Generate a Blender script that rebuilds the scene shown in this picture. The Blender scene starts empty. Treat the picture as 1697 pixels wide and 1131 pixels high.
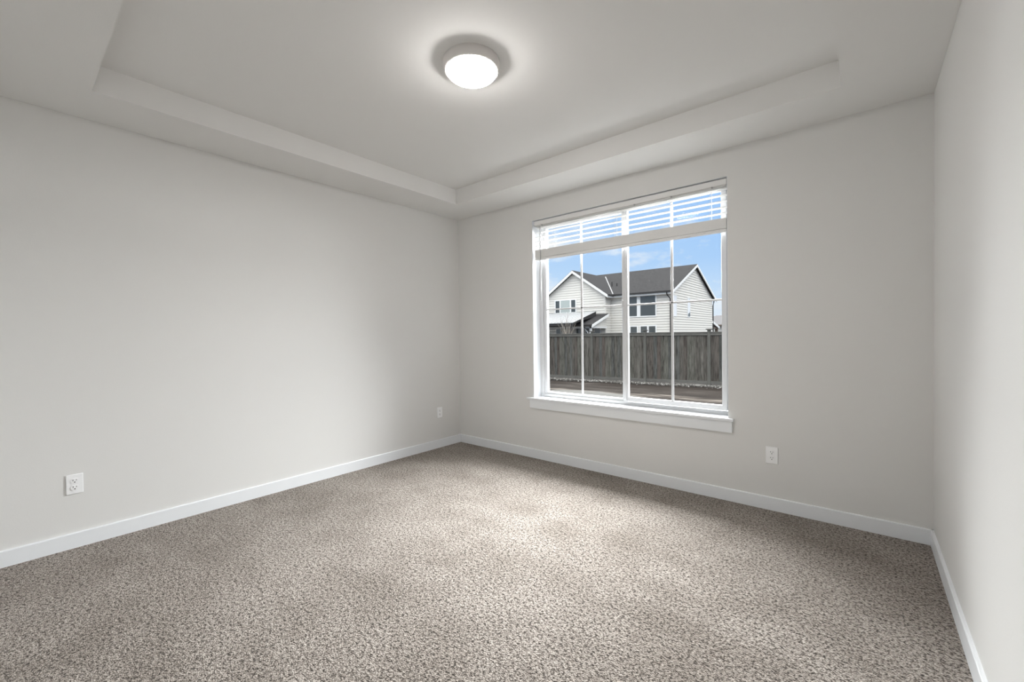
import bpy, bmesh, math, random
from mathutils import Vector, Matrix
random.seed(7)
S = bpy.context.scene
COL = S.collection

# ------------------------------------------------------------------ camera
F_PX = 697.866
YAW, PITCH, ROLL = 0.6950689, -0.0132626, -0.0123081
CAM = Vector((3.5506, -3.3190, 1.2115))
fwd = Vector((-math.sin(YAW) * math.cos(PITCH), math.cos(YAW) * math.cos(PITCH), math.sin(PITCH)))
r0 = fwd.cross(Vector((0, 0, 1))).normalized(); u0 = r0.cross(fwd)
rv = math.cos(ROLL) * r0 + math.sin(ROLL) * u0
uv = -math.sin(ROLL) * r0 + math.cos(ROLL) * u0
cd = bpy.data.cameras.new('camera'); cam = bpy.data.objects.new('camera', cd); COL.objects.link(cam)
cd.sensor_fit = 'HORIZONTAL'; cd.sensor_width = 36.0; cd.lens = F_PX / 1697 * 36.0
cd.clip_start = 0.02; cd.clip_end = 500
M = Matrix((rv, uv, -fwd)).transposed().to_4x4(); M.translation = CAM
cam.matrix_world = M
S.camera = cam

# ------------------------------------------------------------------ view, sky
S.view_settings.view_transform = 'Standard'; S.view_settings.look = 'None'
S.view_settings.gamma = 1.0; S.view_settings.exposure = 0.0
S.view_settings.use_curve_mapping = False
S.cycles.max_bounces = 14; S.cycles.diffuse_bounces = 8; S.cycles.glossy_bounces = 4
S.cycles.transparent_max_bounces = 12
S.cycles.sample_clamp_indirect = 6.0
S.cycles.use_denoising = True
LAMP_STRENGTH = 102.0
SKY_HIGH = 4.0
ADDED_DAYLIGHT = 2400.0

# area lamp added above the yard to strengthen the daylight through the window
dl = bpy.data.lights.new('added_daylight_lamp', 'AREA'); dl.shape = 'RECTANGLE'; dl.size = 4.8; dl.size_y = 3.2
dl.energy = ADDED_DAYLIGHT; dl.color = (0.97, 0.985, 1.0)
do = bpy.data.objects.new('added_daylight_lamp', dl); COL.objects.link(do)
do.location = (1.93, 2.9, 3.3)
do.rotation_euler = (Vector((1.93, -1.8, 0.0)) - do.location).to_track_quat('-Z', 'Y').to_euler(); do['kind'] = 'helper'

class NT:
    """small node helper"""
    def __init__(s, tree): s.t = tree; s.n = tree.nodes; s.l = tree.links
    def new(s, kind, **kw):
        n = s.n.new(kind)
        for k, v in kw.items(): setattr(n, k, v)
        return n
    def put(s, sock, v):
        if isinstance(v, bpy.types.NodeSocket): s.l.new(v, sock)
        elif v is not None: sock.default_value = v
    def math(s, op, a, b=None, c=None, clamp=False):
        n = s.new('ShaderNodeMath', operation=op, use_clamp=clamp)
        for i, v in enumerate((a, b, c)): s.put(n.inputs[i], v)
        return n.outputs[0]
    def ramp(s, fac, stops, interp='LINEAR'):
        n = s.new('ShaderNodeValToRGB'); n.color_ramp.interpolation = interp
        e = n.color_ramp.elements
        while len(e) < len(stops): e.new(0.5)
        for el, (p, c) in zip(e, stops): el.position = p; el.color = (*c, 1) if len(c) == 3 else c
        s.put(n.inputs[0], fac); return n.outputs[0]
    def mix(s, fac, a, b, mode='MIX'):
        n = s.new('ShaderNodeMix', data_type='RGBA', blend_type=mode)
        s.put(n.inputs[0], fac)
        for i, v in ((6, a), (7, b)):
            s.put(n.inputs[i], (*v, 1) if isinstance(v, tuple) and len(v) == 3 else v)
        return n.outputs[2]
    def noise(s, vec, scale, detail=2.0, rough=0.5):
        n = s.new('ShaderNodeTexNoise'); s.put(n.inputs['Vector'], vec)
        n.inputs['Scale'].default_value = scale; n.inputs['Detail'].default_value = detail
        n.inputs['Roughness'].default_value = rough
        return n.outputs['Fac']
    def scaled(s, vec, sc, loc=(0, 0, 0)):
        n = s.new('ShaderNodeMapping'); s.put(n.inputs[0], vec)
        n.inputs['Scale'].default_value = sc; n.inputs['Location'].default_value = loc
        return n.outputs[0]

# sky: clear blue with thin cloud low down, brighter cloud cover higher up
wd = bpy.data.worlds.new('sky'); S.world = wd; wd.use_nodes = True
T = NT(wd.node_tree); T.n.clear()
tc = T.new('ShaderNodeTexCoord').outputs['Generated']
sep = T.new('ShaderNodeSeparateXYZ'); T.put(sep.inputs[0], tc)
el = sep.outputs['Z']
blue = T.ramp(el, [(0.0, (0.88, 0.92, 0.98)), (0.07, (0.64, 0.80, 1.0)), (0.16, (0.40, 0.64, 1.0)), (0.27, (0.33, 0.58, 1.0))])
cl = T.noise(T.scaled(tc, (3.2, 3.2, 9.0), (0.3, 1.7, 0.4)), 2.4, 6.0, 0.58)
clm = T.ramp(cl, [(0.50, (0, 0, 0)), (0.72, (1, 1, 1))])
paler = T.math('MULTIPLY', T.math('MULTIPLY', sep.outputs['X'], -0.75, clamp=True), 0.9, clamp=True)
low = T.mix(clm, T.mix(paler, blue, (0.66, 0.82, 1.0)), (0.94, 0.96, 1.0))
hi_n = T.noise(tc, 2.0, 4.0)
hi = T.mix(hi_n, (0.93, 0.95, 0.98), (1.0, 0.97, 0.92))
hi_s = T.new('ShaderNodeVectorMath', operation='SCALE'); T.put(hi_s.inputs[0], hi); hi_s.inputs['Scale'].default_value = SKY_HIGH
fac = T.ramp(el, [(0.30, (0, 0, 0)), (0.55, (1, 1, 1))])
bg = T.new('ShaderNodeBackground'); T.put(bg.inputs[0], T.mix(fac, low, hi_s.outputs[0])); bg.inputs[1].default_value = 1.0
T.l.new(bg.outputs[0], T.new('ShaderNodeOutputWorld').inputs[0])

# ------------------------------------------------------------------ materials
def mat(name, color, rough=0.5, spec=0.5, metal=0.0, build=None):
    m = bpy.data.materials.new(name); m.use_nodes = True
    t = NT(m.node_tree); b = t.n['Principled BSDF']
    b.inputs['Base Color'].default_value = (*color, 1)
    b.inputs['Roughness'].default_value = rough
    b.inputs['Specular IOR Level'].default_value = spec
    b.inputs['Metallic'].default_value = metal
    if build: build(t, b)
    return m
def objco(t): return t.new('ShaderNodeTexCoord').outputs['Object']
def bump(t, b, h, dist, strength=1.0):
    n = t.new('ShaderNodeBump'); n.inputs['Distance'].default_value = dist; n.inputs['Strength'].default_value = strength
    t.put(n.inputs['Height'], h); t.l.new(n.outputs[0], b.inputs['Normal'])
def paint(t, b):
    c = objco(t); bump(t, b, t.noise(c, 140, 2.0), 0.0006, 0.35)
WALL = mat('warm_grey_wall_paint', (0.705, 0.700, 0.688), 0.75, 0.25, build=paint)
CEIL = mat('warm_grey_ceiling_paint', (0.73, 0.724, 0.712), 0.85, 0.15, build=paint)
TRIM = mat('white_semi_gloss_trim', (0.785, 0.805, 0.83), 0.35, 0.4, build=lambda t, b: bump(t, b, t.noise(t.scaled(objco(t), (3, 3, 30)), 8, 2), 0.0003, 0.2))
VINYL = mat('white_vinyl', (0.64, 0.645, 0.655), 0.3, 0.4, build=lambda t, b: bump(t, b, t.noise(objco(t), 60, 1), 0.0001, 0.2))
BLIND = mat('off_white_blind_slats', (0.75, 0.745, 0.735), 0.5, 0.3, build=lambda t, b: bump(t, b, t.noise(t.scaled(objco(t), (1, 60, 60)), 6, 2), 0.0002, 0.3))
CLEAR = mat('greyish_clear_plastic', (0.40, 0.40, 0.40), 0.25, 0.5, build=lambda t, b: bump(t, b, t.noise(objco(t), 200, 1), 0.0001, 0.2))
CORD = mat('white_cord', (0.82, 0.81, 0.79), 0.8, 0.1, build=lambda t, b: bump(t, b, t.noise(objco(t), 900, 1), 0.0003))
PLASTIC = mat('white_outlet_plastic', (0.87, 0.875, 0.885), 0.3, 0.5, build=lambda t, b: bump(t, b, t.noise(objco(t), 300, 1), 0.0001, 0.2))
SLOT = mat('dark_outlet_slot', (0.03, 0.03, 0.03), 0.6, 0.2, build=lambda t, b: bump(t, b, t.noise(objco(t), 300, 1), 0.0001, 0.2))
NICKEL = mat('brushed_nickel', (0.72, 0.69, 0.675), 0.42, 0.5, 0.2, build=lambda t, b: bump(t, b, t.noise(t.scaled(objco(t), (1, 1, 80)), 20, 2), 0.0002, 0.3))

def carpet(t, b):
    c = objco(t)
    v = t.new('ShaderNodeTexVoronoi', feature='F1'); t.put(v.inputs['Vector'], c); v.inputs['Scale'].default_value = 190
    tuft = t.math('SUBTRACT', 1.0, t.math('MULTIPLY', v.outputs['Distance'], 1.25), clamp=True)
    n1 = t.noise(c, 115, 3.0, 0.65)
    n2 = t.noise(t.scaled(c, (1, 1, 1), (5, 3, 0)), 60, 2.0, 0.6)
    fl = t.math('ADD', t.math('MULTIPLY', n1, 0.65), t.math('MULTIPLY', n2, 0.35))
    col = t.ramp(fl, [(0.405, (0.030, 0.023, 0.018)), (0.455, (0.20, 0.165, 0.142)), (0.51, (0.46, 0.405, 0.360)), (0.62, (0.64, 0.582, 0.532))])  # darkest stop paints the shade in gaps between tufts, beside the brown flecks
    # pile lean from feet and vacuum: its light and shade put into the colour
    p1 = t.noise(t.scaled(c, (1.0, 1.6, 1), (2.2, 7.1, 0)), 1.6, 3.0, 0.55)
    p2 = t.noise(t.scaled(c, (1.0, 1.0, 1), (9.2, 1.1, 0)), 5.0, 2.0, 0.55)
    pm = t.ramp(t.math('ADD', t.math('MULTIPLY', p1, 0.65), t.math('MULTIPLY', p2, 0.35)), [(0.38, (0.74, 0.72, 0.70)), (0.60, (1.05, 1.05, 1.05))])
    t.put(b.inputs['Base Color'], t.mix(1.0, t.mix(1.0, col, pm, 'MULTIPLY'), (0.77, 0.775, 0.775), 'MULTIPLY'))
    h = t.math('ADD', t.math('MULTIPLY', tuft, 0.5), fl)
    bump(t, b, h, 0.014, 0.9)
    b.inputs['Sheen Weight'].default_value = 0.25; b.inputs['Sheen Roughness'].default_value = 0.6
    b.inputs['Sheen Tint'].default_value = (0.9, 0.85, 0.8, 1)
CARPET = mat('beige_brown_frieze_carpet', (0.42, 0.36, 0.32), 1.0, 0.05, build=carpet)

def glass_mat(name, tint, boost=1.0):
    m = bpy.data.materials.new(name); m.use_nodes = True
    t = NT(m.node_tree); t.n.clear()
    tr = t.new('ShaderNodeBsdfTransparent'); tr.inputs[0].default_value = (*tint, 1)
    gl = t.new('ShaderNodeBsdfGlossy'); gl.inputs['Roughness'].default_value = 0.0
    fr = t.new('ShaderNodeFresnel')
    bf = t.new('ShaderNodeNewGeometry').outputs['Backfacing']   # same reflectance from both faces of the pane
    t.put(fr.inputs[0], t.math('ADD', 1.5, t.math('MULTIPLY', bf, 1 / 1.5 - 1.5)))
    mx = t.new('ShaderNodeMixShader')
    t.put(mx.inputs[0], t.math('MULTIPLY', fr.outputs[0], boost, clamp=True))
    t.l.new(tr.outputs[0], mx.inputs[1]); t.l.new(gl.outputs[0], mx.inputs[2])
    t.l.new(mx.outputs[0], t.new('ShaderNodeOutputMaterial').inputs[0])
    return m
GLASS = glass_mat('clear_window_glass', (0.97, 0.98, 0.975), 0.05)

def emit_mat(name, color, strength):
    m = bpy.data.materials.new(name); m.use_nodes = True
    t = NT(m.node_tree); b = t.n['Principled BSDF']
    b.inputs['Base Color'].default_value = (0.9, 0.88, 0.85, 1); b.inputs['Roughness'].default_value = 0.4
    b.inputs['Emission Color'].default_value = (*color, 1); b.inputs['Emission Strength'].default_value = strength
    return m
DOME = emit_mat('lit_frosted_glass', (1.0, 0.97, 0.94), LAMP_STRENGTH)

# outside
def soil(t, b):
    c = objco(t)
    n = t.noise(t.scaled(c, (0.35, 1.6, 1), (1.2, 4.0, 0)), 1.1, 5.0, 0.6)
    base = t.ramp(n, [(0.36, (0.016, 0.012, 0.010)), (0.52, (0.028, 0.021, 0.017)), (0.62, (0.045, 0.037, 0.032)), (0.72, (0.10, 0.088, 0.078))])
    sp = t.new('ShaderNodeSeparateXYZ'); t.put(sp.inputs[0], c)
    wob = t.math('MULTIPLY', t.math('SUBTRACT', t.noise(t.scaled(c, (0.6, 0.6, 1)), 1.3, 3), 0.5), 1.6)
    # pale washed-out sandy strip lying across the yard, and a paler dry patch nearer the house
    strip = t.ramp(t.math('ABSOLUTE', t.math('SUBTRACT', t.math('ADD', sp.outputs['Y'], wob), 8.35)), [(0.0, (1, 1, 1)), (0.42, (0, 0, 0))])
    k = t.math('MULTIPLY', strip, t.ramp(t.noise(t.scaled(c, (0.5, 3, 1), (3, 3, 3)), 2.0, 3), [(0.42, (0, 0, 0)), (0.62, (1, 1, 1))]))
    c1 = t.mix(t.math('MULTIPLY', k, 0.8), base, (0.33, 0.29, 0.255))
    d = t.math('ADD', t.math('POWER', t.math('DIVIDE', t.math('ADD', sp.outputs['X'], 2.9), 1.9), 2.0),
               t.math('POWER', t.math('DIVIDE', t.math('SUBTRACT', t.math('ADD', sp.outputs['Y'], wob), 7.6), 1.0), 2.0))
    patch = t.ramp(d, [(0.6, (1, 1, 1)), (1.15, (0, 0, 0))])
    c2 = t.mix(t.math('MULTIPLY', patch, 0.75), c1, (0.21, 0.21, 0.20))
    t.put(b.inputs['Base Color'], c2)
    bump(t, b, t.noise(c, 9, 6, 0.65), 0.05, 0.6)
SOIL = mat('damp_brown_soil', (0.08, 0.065, 0.055), 0.8, 0.25, build=soil)
def stone(t, b):
    g = t.new('ShaderNodeNewGeometry').outputs['Random Per Island']
    t.put(b.inputs['Base Color'], t.ramp(g, [(0.0, (0.045, 0.042, 0.038)), (0.5, (0.11, 0.105, 0.097)), (0.85, (0.22, 0.21, 0.195)), (1.0, (0.40, 0.39, 0.37))]))
STONE = mat('mixed_river_gravel', (0.3, 0.29, 0.27), 0.85, 0.2, build=stone)
def picket(t, b):
    c = objco(t)
    g = t.new('ShaderNodeNewGeometry').outputs['Random Per Island']
    off = t.new('ShaderNodeCombineXYZ'); t.put(off.inputs[0], t.math('MULTIPLY', g, 37.0)); t.put(off.inputs[2], t.math('MULTIPLY', g, 91.0))
    va = t.new('ShaderNodeVectorMath', operation='ADD'); t.put(va.inputs[0], t.scaled(c, (9, 9, 1.1))); t.put(va.inputs[1], off.outputs[0])
    n = t.noise(va.outputs[0], 2.2, 5.0, 0.65)
    grain = t.ramp(n, [(0.34, (0.42, 0.40, 0.38)), (0.55, (1.12, 1.12, 1.10)), (0.72, (1.45, 1.43, 1.38))])
    tone = t.ramp(g, [(0.0, (0.105, 0.103, 0.090)), (0.3, (0.085, 0.078, 0.070)), (0.55, (0.080, 0.066, 0.059)), (0.75, (0.078, 0.081, 0.078)), (1.0, (0.115, 0.107, 0.095))])
    t.put(b.inputs['Base Color'], t.mix(1.0, tone, grain, 'MULTIPLY'))
    bump(t, b, n, 0.004, 0.6)
PICKET = mat('weathered_stained_pickets', (0.16, 0.15, 0.14), 0.85, 0.2, build=picket)
def post_b(t, b):
    n = t.noise(t.scaled(objco(t), (14, 14, 2)), 2, 4)
    t.put(b.inputs['Base Color'], t.ramp(n, [(0.35, (0.085, 0.084, 0.074)), (0.65, (0.125, 0.122, 0.110))])); bump(t, b, n, 0.002, 0.5)
POSTM = mat('grey_stained_fence_lumber', (0.19, 0.19, 0.17), 0.8, 0.25, build=post_b)
def rail_b(t, b):
    n = t.noise(t.scaled(objco(t), (2, 14, 14)), 2, 4)
    t.put(b.inputs['Base Color'], t.ramp(n, [(0.35, (0.095, 0.092, 0.084)), (0.65, (0.135, 0.130, 0.118))])); bump(t, b, n, 0.002, 0.5)
RAILM = mat('grey_stained_fence_rail', (0.2, 0.2, 0.18), 0.8, 0.25, build=rail_b)
SIDING = mat('off_white_lap_siding', (0.69, 0.665, 0.62), 0.7, 0.25, build=lambda t, b: bump(t, b, t.noise(t.scaled(objco(t), (1, 1, 12)), 3, 3), 0.002, 0.3))
HTRIM = mat('white_house_trim', (0.80, 0.80, 0.79), 0.55, 0.3, build=lambda t, b: bump(t, b, t.noise(objco(t), 10, 2), 0.001, 0.2))
def shingle(t, b):
    c = objco(t)
    n = t.noise(t.scaled(c, (3.5, 6, 6)), 1.6, 4, 0.7)
    n2 = t.noise(c, 26, 2, 0.6)
    t.put(b.inputs['Base Color'], t.ramp(t.math('ADD', t.math('MULTIPLY', n, 0.6), t.math('MULTIPLY', n2, 0.4)), [(0.36, (0.022, 0.021, 0.022)), (0.52, (0.043, 0.042, 0.044)), (0.66, (0.08, 0.078, 0.079))]))
    bump(t, b, n2, 0.01, 0.5)
SHINGLE = mat('charcoal_asphalt_shingles', (0.1, 0.1, 0.105), 0.9, 0.15, build=shingle)
BRONZE = mat('dark_bronze_gutter', (0.030, 0.028, 0.027), 0.45, 0.4, build=lambda t, b: bump(t, b, t.noise(objco(t), 12, 2), 0.001, 0.2))
SOFFIT = mat('white_soffit', (0.66, 0.65, 0.63), 0.7, 0.2, build=lambda t, b: bump(t, b, t.noise(objco(t), 12, 2), 0.001, 0.2))
PANE = mat('dark_reflective_pane', (0.055, 0.062, 0.062), 0.06, 0.9, build=lambda t, b: bump(t, b, t.noise(objco(t), 1.2, 2), 0.004, 0.3))
PALEPANE = mat('pale_pane', (0.42, 0.46, 0.44), 0.12, 0.7, build=lambda t, b: bump(t, b, t.noise(objco(t), 1.2, 2), 0.003, 0.3))  # one pale colour over the whole pane
WHITEPANE = mat('white_pane', (0.78, 0.78, 0.80), 0.15, 0.6, build=lambda t, b: bump(t, b, t.noise(objco(t), 1.2, 2), 0.003, 0.3))  # one white colour over the whole pane
METALROOF = mat('white_ribbed_metal_roof', (0.43, 0.435, 0.44), 0.55, 0.2, build=lambda t, b: bump(t, b, t.noise(objco(t), 4, 2), 0.002, 0.2))
DARKWOOD = mat('dark_stained_patio_beam', (0.035, 0.033, 0.034), 0.6, 0.3, build=lambda t, b: bump(t, b, t.noise(t.scaled(objco(t), (2, 20, 20)), 3, 3), 0.002, 0.4))
BARK = mat('pale_grey_bark', (0.30, 0.27, 0.235), 0.9, 0.1, build=lambda t, b: bump(t, b, t.noise(objco(t), 40, 3), 0.006, 0.6))
BGROOF = mat('grey_weathered_shingles', (0.19, 0.185, 0.19), 0.9, 0.1, build=lambda t, b: bump(t, b, t.noise(objco(t), 14, 3), 0.01, 0.5))
BROWNTRIM = mat('brown_porch_timber', (0.16, 0.12, 0.095), 0.7, 0.2, build=lambda t, b: bump(t, b, t.noise(objco(t), 14, 3), 0.002, 0.4))

# ------------------------------------------------------------------ mesh helpers
def quad(bm, *pts):
    return bm.faces.new([bm.verts.new(p) for p in pts])
def box(bm, a, b, bev=0.0, seg=2):
    x0, y0, z0 = (min(p, q) for p, q in zip(a, b)); x1, y1, z1 = (max(p, q) for p, q in zip(a, b))
    v = [bm.verts.new(p) for p in ((x0, y0, z0), (x1, y0, z0), (x1, y1, z0), (x0, y1, z0), (x0, y0, z1), (x1, y0, z1), (x1, y1, z1), (x0, y1, z1))]
    fs = [bm.faces.new([v[i] for i in f]) for f in ((3, 2, 1, 0), (4, 5, 6, 7), (0, 1, 5, 4), (1, 2, 6, 5), (2, 3, 7, 6), (3, 0, 4, 7))]
    if bev:
        es = list({e for f in fs for e in f.edges})
        bmesh.ops.bevel(bm, geom=es, offset=bev, segments=seg, affect='EDGES', profile=0.5)
def prism(bm, poly, axis, a, b):
    """poly: list of 2-D points in the two other axes (in x,y,z order); extruded from a to b along axis"""
    def p3(q, h):
        l = list(q); l.insert(axis, h); return l
    A = [bm.verts.new(p3(q, a)) for q in poly]; B = [bm.verts.new(p3(q, b)) for q in poly]
    n = len(poly)
    bm.faces.new(A[::-1]); bm.faces.new(B)
    for i in range(n): bm.faces.new((A[i], A[(i + 1) % n], B[(i + 1) % n], B[i]))
def tube(bm, pts, radii, n=8, cap=True):
    rings = []
    for i, p in enumerate(pts):
        p = Vector(p)
        d = (Vector(pts[min(i + 1, len(pts) - 1)]) - Vector(pts[max(i - 1, 0)])).normalized()
        ref = Vector((0, 0, 1)) if abs(d.z) < 0.9 else Vector((1, 0, 0))
        a = d.cross(ref).normalized(); b = d.cross(a)
        r = radii[i] if isinstance(radii, (list, tuple)) else radii
        rings.append([bm.verts.new(p + r * (math.cos(2 * math.pi * k / n) * a + math.sin(2 * math.pi * k / n) * b)) for k in range(n)])
    for A, B in zip(rings, rings[1:]):
        for k in range(n): bm.faces.new((A[k], A[(k + 1) % n], B[(k + 1) % n], B[k]))
    if cap: bm.faces.new(rings[0][::-1]); bm.faces.new(rings[-1])
def lathe(bm, prof, c=(0, 0, 0), n=64):
    rings = []
    for r, z in prof:
        if r < 1e-6: rings.append([bm.verts.new((c[0], c[1], c[2] + z))])
        else: rings.append([bm.verts.new((c[0] + r * math.cos(2 * math.pi * k / n), c[1] + r * math.sin(2 * math.pi * k / n), c[2] + z)) for k in range(n)])
    for A, B in zip(rings, rings[1:]):
        for k in range(n):
            a, b = A[k % len(A)], A[(k + 1) % len(A)]; d, e = B[k % len(B)], B[(k + 1) % len(B)]
            f = [a] + ([b] if b is not a else []) + ([e] if e is not d else []) + [d]
            if len(f) > 2: bm.faces.new(f)
def obj(name, bm, m, parent=None, smooth=False, label=None):
    bmesh.ops.recalc_face_normals(bm, faces=bm.faces[:])
    me = bpy.data.meshes.new(name); bm.to_mesh(me); bm.free()
    me.materials.append(m)
    if smooth:
        for p in me.polygons: p.use_smooth = True
        me.set_sharp_from_angle(angle=math.radians(40))
    o = bpy.data.objects.new(name, me); COL.objects.link(o)
    if parent:
        o.parent = parent
        w = Matrix.Identity(4); q = parent
        while q: w = q.matrix_basis @ w; q = q.parent if q.parent else None
        if parent.get('_world'): o.matrix_parent_inverse = Matrix.Translation(-parent.location)
    if label: o['label'] = label
    return o
def tag(o, label, cat, group=None, kind=None):
    o['label'] = label; o['category'] = cat
    if group: o['group'] = group
    if kind: o['kind'] = kind
    return o
def thing(name, label, cat, loc=(0, 0, 0), world=True, group=None, kind=None, rz=0.0):
    """Empty at the thing's base; with world=True its parts are given in world coordinates"""
    o = bpy.data.objects.new(name, None); COL.objects.link(o); o.location = loc; o.rotation_euler = (0, 0, rz)
    o.empty_display_size = 0.1
    if world: o['_world'] = 1
    return tag(o, label, cat, group, kind)
B = bmesh.new

# ------------------------------------------------------------------ room shell
W, HS, HT = 3.8546, 2.53, 2.675          # room width, soffit height, tray height
YF = -4.0                                # wall behind the camera
TX0, TX1, TY0, TY1 = 0.427, 3.461, -3.007, -0.42
WX0, WX1, WZ0, WZ1 = 1.056, 2.805, 0.577, 2.334
def struct(name, bm, m, label, cat):
    return tag(obj(name, bm, m), label, cat, kind='structure')

b = B(); box(b, (-0.15, YF - 0.15, -0.2), (W + 0.15, 0.18, 0.0))
struct('floor', b, CARPET, 'beige and brown flecked carpet covering the whole bedroom floor', 'floor')
b = B()
box(b, (0, YF, HS), (W, TY0, HT)); box(b, (0, TY1, HS), (W, 0, HT))
box(b, (0, TY0, HS), (TX0, TY1, HT)); box(b, (TX1, TY0, HS), (W, TY1, HT))
box(b, (-0.15, YF - 0.15, HT), (W + 0.15, 0.18, HT + 0.15))
struct('ceiling', b, CEIL, 'light grey tray ceiling with a dropped border around it', 'ceiling')
b = B(); box(b, (-0.15, YF - 0.15, 0), (0, 0.18, HT)); struct('wall_left', b, WALL, 'plain light grey wall on the left with two outlets', 'wall')
b = B(); box(b, (W, YF - 0.15, 0), (W + 0.15, 0.18, HT)); struct('wall_right', b, WALL, 'plain light grey wall at the right edge', 'wall')
b = B(); box(b, (0, YF - 0.15, 0), (W, YF, HT)); struct('wall_front', b, WALL, 'plain light grey wall behind the viewer', 'wall')
b = B()
box(b, (0, 0, 0), (WX0, 0.18, HT)); box(b, (WX1, 0, 0), (W, 0.18, HT))
box(b, (WX0, 0, 0), (WX1, 0.18, WZ0)); box(b, (WX0, 0, WZ1), (WX1, 0.18, HT))
struct('wall_back', b, WALL, 'light grey wall with the window in it', 'wall')
# white returns lining the opening
b = B(); box(b, (WX0 - 0.001, 0.0015, 0.597), (WX0 + 0.003, 0.18, WZ1)); box(b, (WX1 - 0.003, 0.0015, 0.597), (WX1 + 0.001, 0.18, WZ1)); box(b, (WX0, 0.0015, WZ1 - 0.003), (WX1, 0.18, WZ1 + 0.001))
struct('trim_1', b, TRIM, 'white returns lining the sides and top of the window opening', 'trim')

def baseboard(name, a, bb, axis, side, label):
    b = B(); h, t = 0.0886, 0.0135
    pr = [(0, 0), (t, 0), (t, h - 0.004), (t - 0.003, h), (0, h)]
    if axis == 'x':      # runs along x, wall at y=0, projecting to -y
        prism(b, [(-q[0], q[1]) for q in pr], 0, a, bb)
    else:
        x0 = 0 if side > 0 else W
        prism(b, [(x0 + side * q[0], q[1]) for q in pr], 1, a, bb)
    struct(name, b, TRIM, label, 'baseboard')
baseboard('baseboard_back', 0, W, 'x', 0, 'white baseboard under the window wall')
baseboard('baseboard_left', YF, 0, 'y', 1, 'white baseboard along the left wall')
baseboard('baseboard_right', YF, 0, 'y', -1, 'white baseboard along the right wall')

# stool and apron under the window
b = B(); box(b, (0.985, -0.030, 0.577), (2.842, 0.0, 0.597), 0.003); box(b, (WX0, -0.001, 0.577), (WX1, 0.13, 0.597))
struct('trim_2', b, TRIM, 'white window stool projecting below the window', 'trim')
b = B(); box(b, (1.017, -0.018, 0.4945), (2.831, 0.0, 0.577), 0.0015)
struct('trim_3', b, TRIM, 'white flat apron board beneath the window stool', 'trim')

# ------------------------------------------------------------------ window
win = thing('window_1', 'white vinyl sliding window with grids looking onto a fence and house', 'window', (1.93, 0.12, 0.597), kind='structure')
X0, X1, Z0, Z1 = WX0 + 0.003, WX1 - 0.003, 0.597, WZ1 - 0.003
def ring(b, x0, x1, z0, z1, l, r, bo, to, ya, yb, bev=0.002):
    box(b, (x0, ya, z0), (x0 + l, yb, z1), bev); box(b, (x1 - r, ya, z0), (x1, yb, z1), bev)
    box(b, (x0 + l, ya, z0), (x1 - r, yb, z0 + bo), bev); box(b, (x0 + l, ya, z1 - to), (x1 - r, yb, z1), bev)
b = B(); ring(b, X0, X1, Z0, Z1, 0.040, 0.026, 0.030, 0.040, 0.112, 0.178, 0.003); obj('frame', b, VINYL, win)
b = B(); ring(b, X0 + 0.040, 1.965, Z0 + 0.030, Z1 - 0.040, 0.034, 0.030, 0.020, 0.026, 0.124, 0.165, 0.003); obj('fixed_sash', b, VINYL, win)
sx0, sx1, sz0, sz1 = 1.957, X1 - 0.024, 0.632, 2.295
b = B()
ring(b, sx0, sx1, sz0, sz1, 0.046, 0.036, 0.038, 0.030, 0.090, 0.122, 0.003)
box(b, (sx0 + 0.018, 0.084, sz0 + 0.01), (sx0 + 0.030, 0.092, sz1 - 0.01), 0.002)
sash = obj('sliding_sash', b, VINYL, win)
b = B(); box(b, (sx0 - 0.010, 0.086, 1.440), (sx0 + 0.006, 0.104, 1.505), 0.004); obj('latch', b, VINYL, sash)
b = B(); box(b, (X0 + 0.070, 0.140, Z0 + 0.045), (1.960, 0.144, Z1 - 0.060)); obj('glass', b, GLASS, win)
b = B(); box(b, (sx0 + 0.040, 0.104, sz0 + 0.034), (sx1 - 0.032, 0.108, sz1 - 0.026)); obj('glass', b, GLASS, sash)
def grid(xc, x0, x1, z0, z1, zc, y, par):
    b = B(); box(b, (xc - 0.0095, y - 0.004, z0), (xc + 0.0095, y + 0.004, z1), 0.002)
    box(b, (x0, y - 0.004, zc - 0.007), (x1, y + 0.004, zc + 0.007), 0.002); obj('grid', b, VINYL, par)
grid(1.528, X0 + 0.072, 1.957, Z0 + 0.048, Z1 - 0.062, 1.463, 0.134, win)
grid(2.376, sx0 + 0.044, sx1 - 0.034, sz0 + 0.036, sz1 - 0.028, 1.459, 0.099, sash)

# daylight portal for the opening (guides sampling only, gives off no light of its own)
pl = bpy.data.lights.new('window_portal', 'AREA'); pl.shape = 'RECTANGLE'; pl.size = X1 - X0; pl.size_y = Z1 - Z0
pl.cycles.is_portal = True
po = bpy.data.objects.new('window_portal', pl); COL.objects.link(po)
po.location = ((X0 + X1) / 2, 0.182, (Z0 + Z1) / 2); po.rotation_euler = (-math.pi / 2, 0, 0); po['kind'] = 'helper'

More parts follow.
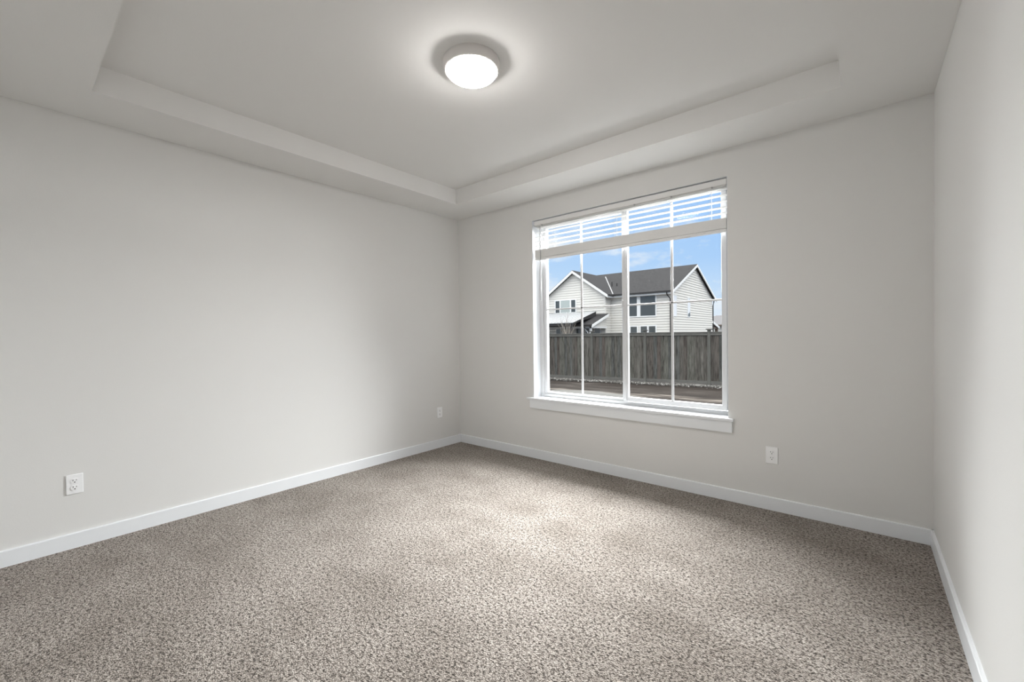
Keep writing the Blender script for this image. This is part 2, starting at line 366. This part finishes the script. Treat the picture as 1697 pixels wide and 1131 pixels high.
# ------------------------------------------------------------------ blind
bl = thing('window_blind', 'off-white horizontal slat blind raised to the top of the window', 'blind', (1.93, 0.03, 1.945))
BX0, BX1 = 1.078, 2.796
b = B(); box(b, (BX0, 0.002, 2.277), (BX1 + 0.003, 0.010, 2.3205), 0.003); box(b, (BX0, 0.002, 2.277), (BX0 + 0.006, 0.030, 2.3205), 0.002)
val = obj('valance', b, BLIND, bl)
for x in (1.170, 2.105, 2.403, 2.702):
    b = B(); box(b, (x - 0.006, -0.001, 2.270), (x + 0.006, 0.012, 2.281), 0.002); obj('valance_clip', b, CLEAR, val)
b = B(); box(b, (BX0 + 0.01, 0.014, 2.268), (BX1 - 0.004, 0.060, 2.322), 0.002); obj('headrail', b, BLIND, bl)
def slat_mesh():
    b = B(); n = 6; th = 0.0028; y0, y1 = 0.004, 0.054
    up, dn = [], []
    for i in range(n + 1):
        t = i / n; y = y0 + (y1 - y0) * t; z = 0.0022 * (1 - (2 * t - 1) ** 2)
        up.append((y, z + th / 2)); dn.append((y, z - th / 2))
    prism(b, up + dn[::-1], 0, BX0 + 0.008, BX1)
    return b
first = None
zs = [2.2535, 2.2095, 2.1655, 2.1215, 2.0795] + [2.0390 - 0.0029 * i for i in range(26)]
for z in zs:
    if first is None:
        first = obj('slat', slat_mesh(), BLIND, bl); o = first
        base_inv = first.matrix_parent_inverse.copy()
    else:
        o = first.copy(); COL.objects.link(o); o.parent = bl; o.matrix_parent_inverse = base_inv
    o.location = (0, random.uniform(-0.0008, 0.0008) if z < 2.045 else 0, z)
b = B(); box(b, (BX0 + 0.008, 0.003, 1.9455), (BX1, 0.055, 1.9625), 0.003); br = obj('bottom_rail', b, BLIND, bl)
b = B(); box(b, (BX0 + 0.014, 0.001, 1.9485), (BX0 + 0.020, 0.004, 1.9595)); obj('end_cap', b, BLIND, br)
for x in (1.30, 1.93, 2.688):
    b = B()
    for y in (0.0035, 0.0545): tube(b, [(x, y, 1.96), (x, y, 2.27)], 0.0008, 5)
    tube(b, [(x + 0.004, 0.029, 1.955), (x + 0.004, 0.029, 2.27)], 0.001, 5)
    obj('ladder_cord', b, CORD, bl)
b = B(); tube(b, [(1.160, -0.008, 2.262), (1.160, -0.008, 1.60), (1.160, -0.008, 1.548)], [0.0042, 0.0042, 0.0050], 8)
wand = obj('tilt_wand', b, CLEAR, bl, smooth=True)
b = B(); tube(b, [(1.165, 0.012, 2.290), (1.165, -0.006, 2.289), (1.161, -0.010, 2.279), (1.160, -0.008, 2.262)], 0.0018, 6); obj('wand_hook', b, NICKEL, wand, smooth=True)

# ------------------------------------------------------------------ ceiling light
LX, LY = 1.945, -1.703
lt = thing('ceiling_light', 'lit flush-mount ceiling light with round brushed nickel rim and frosted dome', 'light', (LX, LY, HT))
b = B()
lathe(b, [(0.0, 0.0), (0.149, 0.0), (0.1505, -0.004), (0.1515, -0.012), (0.150, -0.028), (0.146, -0.047), (0.142, -0.051), (0.136, -0.052), (0.134, -0.047), (0.134, -0.01), (0.0, -0.01)], (LX, LY, HT), 96)
obj('rim', b, NICKEL, lt, smooth=True)
b = B(); R = 0.1335
lathe(b, [(R, -0.040), (R, -0.051)] + [(R * math.cos(a), -0.051 - 0.042 * math.sin(a)) for a in [i * math.pi / 2 / 16 for i in range(1, 16)]] + [(0.0, -0.093)], (LX, LY, HT), 96)
obj('glass_dome', b, DOME, lt, smooth=True)

# ------------------------------------------------------------------ outlets (built facing -y with the wall at y = 0)
def outlet(label):
    t = thing('wall_outlet', label, 'electrical outlet', world=False, group='duplex outlets around the room')
    b = B(); box(b, (-0.036, -0.006, -0.0575), (0.036, 0, 0.0575), 0.0035, 3); obj('cover_plate', b, PLASTIC, t)
    for zc in (0.0195, -0.0195):
        b = B(); pts = []
        for k in range(32):
            a = 2 * math.pi * k / 32; x, z = 0.0172 * math.cos(a), 0.0172 * math.sin(a); pts.append((x, zc + max(-0.0138, min(0.0138, z))))
        prism(b, pts, 1, -0.0088, -0.004); rc = obj('receptacle', b, PLASTIC, t)
        b = B(); box(b, (-0.0082, -0.0093, zc + 0.000), (-0.0056, -0.0085, zc + 0.0085)); obj('blade_slot', b, SLOT, rc)
        b = B(); box(b, (0.0056, -0.0093, zc + 0.001), (0.0080, -0.0085, zc + 0.0078)); obj('blade_slot', b, SLOT, rc)
        b = B(); tube(b, [(0, -0.0085, zc - 0.0075), (0, -0.0093, zc - 0.0075)], 0.0030, 12); obj('ground_hole', b, SLOT, rc)
    b = B(); tube(b, [(0, -0.005, 0), (0, -0.0072, 0)], 0.0032, 14); obj('screw', b, PLASTIC, t)
    return t
def copy_tree(o, parent=None):
    c = o.copy(); COL.objects.link(c); c.parent = parent
    for ch in list(o.children): copy_tree(ch, c)
    return c
o1 = outlet('white duplex outlet on the left wall nearest the viewer'); kids = None
o2 = copy_tree(o1); o2['label'] = 'white duplex outlet on the left wall close to the far corner'
o3 = copy_tree(o1); o3['label'] = 'white duplex outlet on the window wall right of the window'
o1.location = (0, -3.080, 0.3725); o1.rotation_euler = (0, 0, math.pi / 2)
o2.location = (0, -0.311, 0.3810); o2.rotation_euler = (0, 0, math.pi / 2)
o3.location = (3.0735, 0, 0.3745)

# ------------------------------------------------------------------ yard
def gz(x): return -0.525 + 0.0165 * (max(-12.0, min(3.0, x)) + 0.4)
b = B(); nx, ny = 60, 60
vs = {}
for i in range(nx + 1):
    for j in range(ny + 1):
        x = -60 + 100 * i / nx; y = 0.18 + 90 * (j / ny) ** 1.6
        vs[i, j] = b.verts.new((x, y, gz(x) + (0.02 * math.sin(x * 1.7 + y) * math.cos(y * 1.1 - x * .6) if y < 10 else 0)))
for i in range(nx):
    for j in range(ny): b.faces.new((vs[i, j], vs[i + 1, j], vs[i + 1, j + 1], vs[i, j + 1]))
struct('ground', b, SOIL, 'bare brown soil of the yard between window and fence', 'ground')

FY = 11.5
tmpl = B(); bmesh.ops.create_icosphere(tmpl, subdivisions=1, radius=1)
tv = [v.co.copy() for v in tmpl.verts]; tf = [[v.index for v in f.verts] for f in tmpl.faces]; tmpl.free()
rng = random.Random(3); gv, gf = [], []
for i in range(7800):
    x = rng.uniform(-9.0, 8.3); y = FY - 0.065 - abs(rng.gauss(0, 0.26)); s = rng.uniform(0.013, 0.032)
    m4 = Matrix.Translation((x, y, gz(x) + s * 0.5)) @ Matrix.Rotation(rng.uniform(0, 6), 4, 'Z') @ Matrix.Diagonal((s * rng.uniform(.8, 1.5), s, s * rng.uniform(.6, .9), 1))
    k = len(gv); gv += [m4 @ p for p in tv]; gf += [[j + k for j in f] for f in tf]
gm = bpy.data.meshes.new('gravel'); gm.from_pydata(gv, [], gf); b = B(); b.from_mesh(gm); bpy.data.meshes.remove(gm)
tag(obj('gravel', b, STONE), 'strip of mixed gravel along the foot of the wooden fence', 'gravel', kind='stuff')

fence = thing('wooden_fence', 'grey stained wooden privacy fence across the back of the yard', 'fence', (-3.5, FY, -0.55))
posts = [-8.84, -6.76, -4.68, -2.52, -0.345, 1.80, 3.95, 6.10, 8.25]
for k, x in enumerate(posts):
    b = B(); box(b, (x - 0.048, FY - 0.048, gz(x) - 0.03), (x + 0.048, FY + 0.045, 1.315), 0.004)
    p = obj('post', b, POSTM, fence)
    b = B(); box(b, (x - 0.085, FY - 0.085, 1.318), (x + 0.085, FY + 0.085, 1.345), 0.004)
    prism(b, [(x - 0.085, FY - 0.085), (x + 0.085, FY - 0.085), (x + 0.085, FY + 0.085), (x - 0.085, FY + 0.085)], 2, 1.345, 1.350)
    obj('post_cap', b, POSTM, p)
prng = random.Random(11)
for xa, xb in zip(posts, posts[1:]):
    za, zb = gz(xa), gz(xb)
    b = B(); n = 16; w = (xb - xa - 0.096) / n
    for i in range(n):
        x0 = xa + 0.048 + i * w; zz = gz(x0) + 0.10; off = prng.uniform(-0.006, 0.004)
        box(b, (x0 + 0.0015, FY - 0.010 + off, zz), (x0 + w - 0.0015, FY + 0.010 + off, 1.20))
    obj('picket_panel', b, PICKET, fence)
    b = B(); box(b, (xa + 0.048, FY - 0.040, 1.135), (xb - 0.048, FY + 0.040, 1.225), 0.003); box(b, (xa + 0.04, FY - 0.055, 1.222), (xb - 0.04, FY + 0.055, 1.255), 0.003)
    obj('top_rail', b, RAILM, fence)
    b = B(); prism(b, [(xa + 0.048, za + 0.055), (xb - 0.048, zb + 0.055), (xb - 0.048, zb + 0.15), (xa + 0.048, za + 0.15)], 1, FY - 0.036, FY + 0.036)
    obj('bottom_rail', b, RAILM, fence)

# ------------------------------------------------------------------ neighbouring house
def clip_poly_at(poly, z):
    xs = []
    n = len(poly)
    for i in range(n):
        (xa, za), (xb, zb) = poly[i], poly[(i + 1) % n]
        if (za - z) * (zb - z) <= 0 and za != zb: xs.append(xa + (xb - xa) * (z - za) / (zb - za))
    return (min(xs), max(xs)) if len(xs) >= 2 else None
def siding(b, poly, axis, plane, out, expo=0.205, lip=0.03):
    """lap boards on the outline poly (h, z) in the plane; out = outward sign along axis"""
    z0 = min(q[1] for q in poly); z1 = max(q[1] for q in poly)
    def P(h, z, d):
        return (plane + out * d, h, z) if axis == 0 else (h, plane + out * d, z)
    z = z0
    while z < z1 - 0.02:
        zt = min(z + expo, z1 - 0.001)
        lo = clip_poly_at(poly, z + 0.0005); hi = clip_poly_at(poly, zt - 0.0005)
        if lo and hi:
            zm = z + 0.028          # chamfered lower edge of the board
            quad(b, P(lo[0], zm, lip), P(lo[1], zm, lip), P(hi[1], zt, 0.002), P(hi[0], zt, 0.002))
            quad(b, P(lo[0], zm, lip), P(lo[1], zm, lip), P(lo[1], z, 0.0), P(lo[0], z, 0.0))
        z += expo
GZ = -0.75
HX, HYF, HYB = -7.65, 29.0, 40.4
WXr, WXl, WYF = -12.62, -18.47, 28.03
house = thing('house', 'two-storey white house with lap siding and charcoal gable roofs beyond the fence', 'house', (-13, 34, GZ))
# walls: core blocks + lap siding
sl = 0.437; eY, eZ = 28.65, 4.47; rY, rZ = 34.80, 4.47 + sl * 6.15
def zin(y): return eZ + sl * (min(y, 2 * rY - y) - eY) - 0.17
b = B()
prism(b, [(HYF, GZ), (HYB, GZ), (HYB, zin(HYB)), (rY, rZ - 0.17), (HYF, zin(HYF))], 0, -18.2, HX)
siding(b, [(-12.62, GZ), (HX, GZ), (HX, zin(HYF) + 0.01), (-12.62, zin(HYF) + 0.01)], 1, HYF, -1)
siding(b, [(HYF, GZ), (HYB, GZ), (HYB, zin(HYB)), (rY, rZ - 0.17), (HYF, zin(HYF))], 0, HX, 1)
box(b, (HX - 0.10, HYF - 0.035, GZ), (HX + 0.035, HYF + 0.10, zin(HYF)))
obj('main_wall', b, SIDING, house)
wr = 0.692; aX, aZ = -15.547, 6.72
def wzin(x): return aZ - wr * abs(x - aX) - 0.20
b = B(); wp = [(WXl, GZ), (WXr, GZ), (WXr, wzin(WXr)), (aX, aZ - 0.20), (WXl, wzin(WXl))]
prism(b, wp, 1, WYF, 32.0)
siding(b, wp, 1, WYF, -1); siding(b, [(WYF, GZ), (HYF, GZ), (HYF, wzin(WXr)), (WYF, wzin(WXr))], 0, WXr, 1)
box(b, (WXr - 0.09, WYF - 0.035, GZ), (WXr + 0.035, WYF + 0.09, wzin(WXr)))
obj('wing_wall', b, SIDING, house)
# main roof
RX = -7.38
b = B()
prism(b, [(eY, eZ), (rY, rZ), (2 * rY - eY, eZ), (2 * rY - eY, eZ - 0.10), (rY, rZ - 0.10), (eY, eZ - 0.10)], 0, -18.3, RX)
main_roof = obj('main_roof', b, SHINGLE, house)
b = B()
prism(b, [(aX - 3.31, aZ - wr * 3.31), (aX, aZ), (aX + 3.31, aZ - wr * 3.31), (aX + 3.31, aZ - wr * 3.31 - 0.10), (aX, aZ - 0.10), (aX - 3.31, aZ - wr * 3.31 - 0.10)], 1, 27.70, 33.75)
wing_roof = obj('wing_roof', b, SHINGLE, house)
# valley flashing
b = B()
vy = lambda z: eY + (z - eZ) / sl
pa = Vector((aX, vy(aZ), aZ + 0.02)); zb_ = aZ - wr * 3.31; pb = Vector((aX + 3.31, eY, eZ + 0.02))
tube(b, [pa, pb], 0.05, 6); obj('valley', b, mat('grey_valley_flashing', (0.35, 0.35, 0.36), 0.5), wing_roof)
# rake boards, fascia, soffit
b = B()
for s in (0, 1):
    q = [(eY, eZ - 0.03), (rY, rZ - 0.03), (rY, rZ - 0.24), (eY, eZ - 0.24)]
    if s: q = [(2 * rY - p_[0], p_[1]) for p_ in q]
    prism(b, q, 0, RX - 0.04, RX + 0.02)
obj('rake_board', b, HTRIM, house)
b = B()
for s in (-1, 1):
    e = 3.31
    prism(b, [(aX, aZ - 0.03), (aX + s * e, aZ - wr * e - 0.03), (aX + s * e, aZ - wr * e - 0.26), (aX, aZ - 0.26)], 1, 27.68, 27.74)
obj('rake_board', b, HTRIM, house)
b = B(); box(b, (-12.25, eY - 0.01, eZ - 0.26), (RX, eY + 0.03, eZ - 0.06)); box(b, (-12.25, eY, eZ - 0.27), (RX, HYF, eZ - 0.24))
box(b, (aX + 3.27, 27.70, eZ - 0.28), (aX + 3.31, eY, eZ - 0.08)); obj('fascia', b, HTRIM, house)
b = B(); prism(b, [(-12.20, eZ - 0.02), (RX - 0.08, eZ - 0.02), (RX - 0.08, eZ - 0.13), (-12.20, eZ - 0.13)], 1, eY - 0.12, eY)
box(b, (aX + 3.31, 27.76, eZ - 0.15), (aX + 3.41, eY, eZ - 0.04))
obj('gutter', b, BRONZE, house)
b = B(); box(b, (-12.2, 2 * rY - eY, eZ - 0.13), (RX - 0.05, 2 * rY - eY + 0.12, eZ - 0.02)); obj('gutter', b, BRONZE, house)
b = B(); tube(b, [(HX - 0.17, eY - 0.06, eZ - 0.12), (HX - 0.17, eY - 0.06, eZ - 0.28), (HX - 0.02, HYF - 0.08, eZ - 0.62), (HX - 0.02, HYF - 0.08, GZ)], 0.045, 8); obj('downspout', b, BRONZE, house)
b = B(); tube(b, [(HX + 0.06, HYB + 0.40, eZ - 0.10), (HX + 0.06, HYB + 0.36, eZ - 0.25), (HX + 0.06, HYB + 0.05, eZ - 0.65), (HX + 0.06, HYB + 0.05, GZ)], 0.05, 8); obj('downspout', b, BRONZE, house)
for (x, y, h) in ((-13.41, 30.84, 0.38), (-12.92, 30.80, 0.24)):
    z = eZ + sl * (y - eY); b = B(); tube(b, [(x, y, z - 0.05), (x, y, z + h)], 0.045, 8); obj('vent_pipe', b, BRONZE, main_roof)
# windows: frame with panes
def hwin(x0, x1, z0, z1, splits, y, pane_mats, hs=()):
    b = B(); t = 0.09
    box(b, (x0 - t, y - 0.055, z0 - t), (x0, y, z1 + t)); box(b, (x1, y - 0.055, z0 - t), (x1 + t, y, z1 + t))
    box(b, (x0, y - 0.055, z0 - t), (x1, y, z0)); box(b, (x0, y - 0.055, z1), (x1, y, z1 + t))
    for a, c in splits: box(b, (a, y - 0.055, z0), (c, y, z1))
    for a, c in hs: box(b, (x0, y - 0.054, a), (x1, y, c))
    f = obj('window', b, HTRIM, house)
    xs = [x0] + [v for s in splits for v in s] + [x1]
    zs_ = [z0] + [v for s in hs for v in s] + [z1]
    k = 0
    for j in range(0, len(zs_), 2):
        for i in range(0, len(xs), 2):
            b = B(); box(b, (xs[i], y - 0.038, zs_[j]), (xs[i + 1], y - 0.03, zs_[j + 1])); obj('pane', b, pane_mats[k % len(pane_mats)], f); k += 1
hwin(-11.53, -8.83, 2.63, 4.18, [(-10.33, -10.04)], HYF, [PANE], [(3.505, 3.62)])
hwin(-11.53, -10.34, 0.75, 1.785, [(-10.96, -10.88)], HYF, [PANE])
hwin(-10.03, -8.84, 0.75, 1.795, [(-9.51, -9.37)], HYF, [PANE])
hwin(-17.46, -15.42, 3.16, 4.20, [(-17.04, -16.92), (-15.97, -15.84)], WYF, [PANE, PALEPANE, PANE])
for (ya, yb, dark) in ((29.55, 30.15, 0), (32.89, 33.50, 1)):
    b = B(); z0, z1, t, x = 2.60, 4.11, 0.07, HX
    box(b, (x, ya - t, z0 - t), (x + 0.05, ya, z1 + t)); box(b, (x, yb, z0 - t), (x + 0.05, yb + t, z1 + t))
    box(b, (x, ya, z0 - t), (x + 0.05, yb, z0)); box(b, (x, ya, z1), (x + 0.05, yb, z1 + t))
    f = obj('window', b, HTRIM, house)
    if dark:
        b = B(); prism(b, [(ya, z0 + 0.17), (yb, z0 + 0.40), (yb, z1), (ya, z1)], 0, x + 0.025, x + 0.035); obj('pane', b, WHITEPANE, f)
        b = B(); prism(b, [(ya, z0), (yb, z0), (yb, z0 + 0.40), (ya, z0 + 0.17)], 0, x + 0.022, x + 0.032); obj('pane', b, PANE, f)
    else:
        b = B(); box(b, (x + 0.025, ya, z0), (x + 0.035, yb, z1)); obj('pane', b, WHITEPANE, f)
# small porch on the wing front
px0, px1 = -16.9, -12.30
pT, pL = (27.98, 2.90), (25.20, 1.97)
b = B(); prism(b, [pT, pL, (pL[0], pL[1] - 0.09), (pT[0], pT[1] - 0.09)], 0, px0, px1); porch = obj('porch_roof', b, SHINGLE, house)
b = B(); prism(b, [(pT[0], pT[1] - 0.02), (pL[0], pL[1] - 0.02), (pL[0], pL[1] - 0.22), (pT[0], pT[1] - 0.22)], 0, px1 - 0.03, px1 + 0.03); obj('porch_rake', b, HTRIM, porch)
b = B(); box(b, (px0, pL[0] - 0.10, pL[1] - 0.11), (px1 - 0.05, pL[0], pL[1] - 0.01)); obj('porch_gutter', b, BRONZE, porch)
b = B(); box(b, (px0, 25.42, 1.70), (px1 - 0.2, 25.56, 1.84)); box(b, (px1 - 0.30, 25.42, 1.70), (px1 - 0.2, WYF, 1.84)); obj('porch_beam', b, HTRIM, porch)
b = B(); siding(b, [(25.50, 1.84), (WYF, 1.84), (WYF, 2.84), (25.50, 1.95)], 0, px1 - 0.25, 1, 0.17, 0.02)
prism(b, [(25.50, 1.84), (WYF, 1.84), (WYF, 2.84), (25.50, 1.95)], 0, px1 - 0.28, px1 - 0.25); obj('porch_gable', b, SIDING, porch)
b = B(); box(b, (px1 - 0.33, 25.42, GZ), (px1 - 0.19, 25.56, 1.72)); box(b, (px1 - 0.37, 25.38, 1.28), (px1 - 0.15, 25.60, 1.34)); obj('porch_column', b, HTRIM, porch)
b = B(); tube(b, [(-13.15, 25.45, 1.74), (-12.62, 25.45, 1.18)], 0.05, 4); obj('brace', b, HTRIM, porch)
b = B(); tube(b, [(-12.95, 25.12, 1.88), (-12.95, 25.14, 1.76), (-12.66, 25.36, 1.52), (-12.66, 25.36, GZ)], 0.035, 8); obj('porch_downspout', b, BRONZE, porch)
def pdoor(x0, x1, name, zt=1.72):
    b = B(); t = 0.07
    box(b, (x0 - t, WYF - 0.05, GZ), (x0, WYF, zt + t)); box(b, (x1, WYF - 0.05, GZ), (x1 + t, WYF, zt + t)); box(b, (x0, WYF - 0.05, zt), (x1, WYF, zt + t))
    f = obj(name, b, HTRIM, house); b = B(); box(b, (x0, WYF - 0.038, GZ), (x1, WYF - 0.03, zt)); obj('pane', b, PANE, f)
pdoor(-17.40, -17.00, 'window'); pdoor(-15.35, -14.72, 'window'); pdoor(-14.45, -13.98, 'window'); pdoor(-13.55, -13.12, 'window')
# back porch behind the far corner
b = B(); prism(b, [(40.4, 2.36), (42.75, 1.84), (42.75, 1.72), (40.4, 2.24)], 0, -12.0, HX + 0.02); bp = obj('back_porch_roof', b, BGROOF, house)
b = B(); prism(b, [(40.4, 2.37), (42.8, 1.85), (42.8, 1.62), (40.4, 2.14)], 0, HX + 0.02, HX + 0.08); obj('back_porch_rake', b, HTRIM, bp)
b = B(); box(b, (HX - 0.25, 42.35, GZ), (HX - 0.02, 42.58, 1.75)); box(b, (HX - 0.2, 40.4, 1.62), (HX - 0.04, 42.5, 1.80)); obj('back_porch_post', b, BROWNTRIM, bp)

# ------------------------------------------------------------------ raised patio cover beside the house
pc = thing('patio_cover', 'white ribbed metal patio cover in front of the white house', 'patio cover', (-16, 25.7, GZ))
cx0, cx1 = -20.5, -13.20
cF, cB = (24.0, 2.14), (27.5, 3.09)
b = B(); prism(b, [cF, cB, (cB[0], cB[1] - 0.05), (cF[0], cF[1] - 0.05)], 0, cx0, cx1)
x = cx0 + 0.1
while x < cx1:
    prism(b, [(cF[0], cF[1]), (cB[0], cB[1]), (cB[0], cB[1] + 0.04), (cF[0], cF[1] + 0.04)], 0, x, x + 0.035); x += 0.305
obj('roof_panel', b, METALROOF, pc)
b = B(); prism(b, [(cF[0], cF[1] - 0.02), (cB[0], cB[1] - 0.01), (cB[0], 2.66), (25.3, 2.30), (cF[0], cF[1] - 0.14)], 0, cx1 - 0.05, cx1 + 0.02); obj('side_panel', b, DARKWOOD, pc)  # flat dark panel filling the wedge below the side roof edge
b = B(); box(b, (cx0, cF[0] + 0.05, cF[1] - 0.24), (cx1 - 0.05, cF[0] + 0.15, cF[1] - 0.04)); obj('front_beam', b, DARKWOOD, pc)
b = B(); box(b, (cx0, cB[0] - 0.2, 2.66), (cx1 - 0.05, cB[0] - 0.1, 2.88)); obj('back_beam', b, DARKWOOD, pc)
for x in (-13.33, -17.2):
    b = B(); tube(b, [(x, 27.0, 2.35), (x, 27.0, 2.85)], 0.06, 8); obj('riser', b, DARKWOOD, pc)
for x in (-13.45, -17.6):
    b = B(); box(b, (x - 0.06, cF[0] + 0.04, GZ), (x + 0.06, cF[0] + 0.16, cF[1] - 0.2)); obj('post', b, DARKWOOD, pc)

# ------------------------------------------------------------------ bare tree behind the fence
tr = thing('bare_tree', 'small leafless tree behind the fence in front of the patio cover', 'tree', (-11.95, 21.0, GZ))
trng = random.Random(5)
tb = B(); bb = B(); base = Vector((-11.95, 21.0, GZ))
top = base + Vector((0.02, 0, 1.95)); tube(tb, [base, base + Vector((0.03, 0, 1.0)), top], [0.07, 0.055, 0.042], 8)
def branch(b, p, d, L, r, depth):
    q = p + d * L * 0.5 + Vector((trng.uniform(-.04, .04), trng.uniform(-.04, .04), 0)); e = q + (d + Vector((0, 0, 0.25))).normalized() * L * 0.5
    tube(b, [p, q, e], [r, r * 0.8, r * 0.5], 6)
    if depth:
        for k in range(2):
            nd = (d + Vector((trng.uniform(-.6, .6), trng.uniform(-.6, .6), trng.uniform(0.1, .6)))).normalized()
            branch(b, q if k else e, nd, L * 0.62, r * 0.5, depth - 1)
for k in range(9):
    a = 2 * math.pi * k / 9 + trng.uniform(-.3, .3); h = 1.5 + 0.05 * k
    branch(bb, base + Vector((0.02, 0, h)), Vector((math.cos(a) * 0.55, math.sin(a) * 0.55, trng.uniform(.7, 1.5))).normalized(), trng.uniform(0.5, 0.85), 0.026, 2)
branch(bb, top, Vector((0.05, 0, 1)), 0.9, 0.03, 2)
obj('trunk', tb, BARK, tr, smooth=True); obj('branches', bb, BARK, tr, smooth=True)

# ------------------------------------------------------------------ far house
h2 = thing('house', 'distant grey-roofed house just past the right end of the white house', 'house', (-12.8, 64, GZ))
ax2, ay2, az2 = -12.77, 64.0, 3.78; ez2 = 2.35
b = B(); box(b, (-18, 60.5, GZ), (-6.5, 67.5, ez2 + 0.1)); obj('wall', b, SIDING, h2)
b = B()
v = [b.verts.new(p) for p in ((-19, 60, ez2), (-6, 60, ez2), (-6, 68, ez2), (-19, 68, ez2), (ax2 - 0.3, ay2, az2), (ax2 + 0.3, ay2, az2))]
for f in ((0, 1, 5, 4), (1, 2, 5), (2, 3, 4, 5), (3, 0, 4), (3, 2, 1, 0)): b.faces.new([v[i] for i in f])
obj('roof', b, BGROOF, h2)
b = B(); box(b, (-19, 59.9, ez2 - 0.15), (-6, 60.0, ez2)); obj('fascia', b, BROWNTRIM, h2)
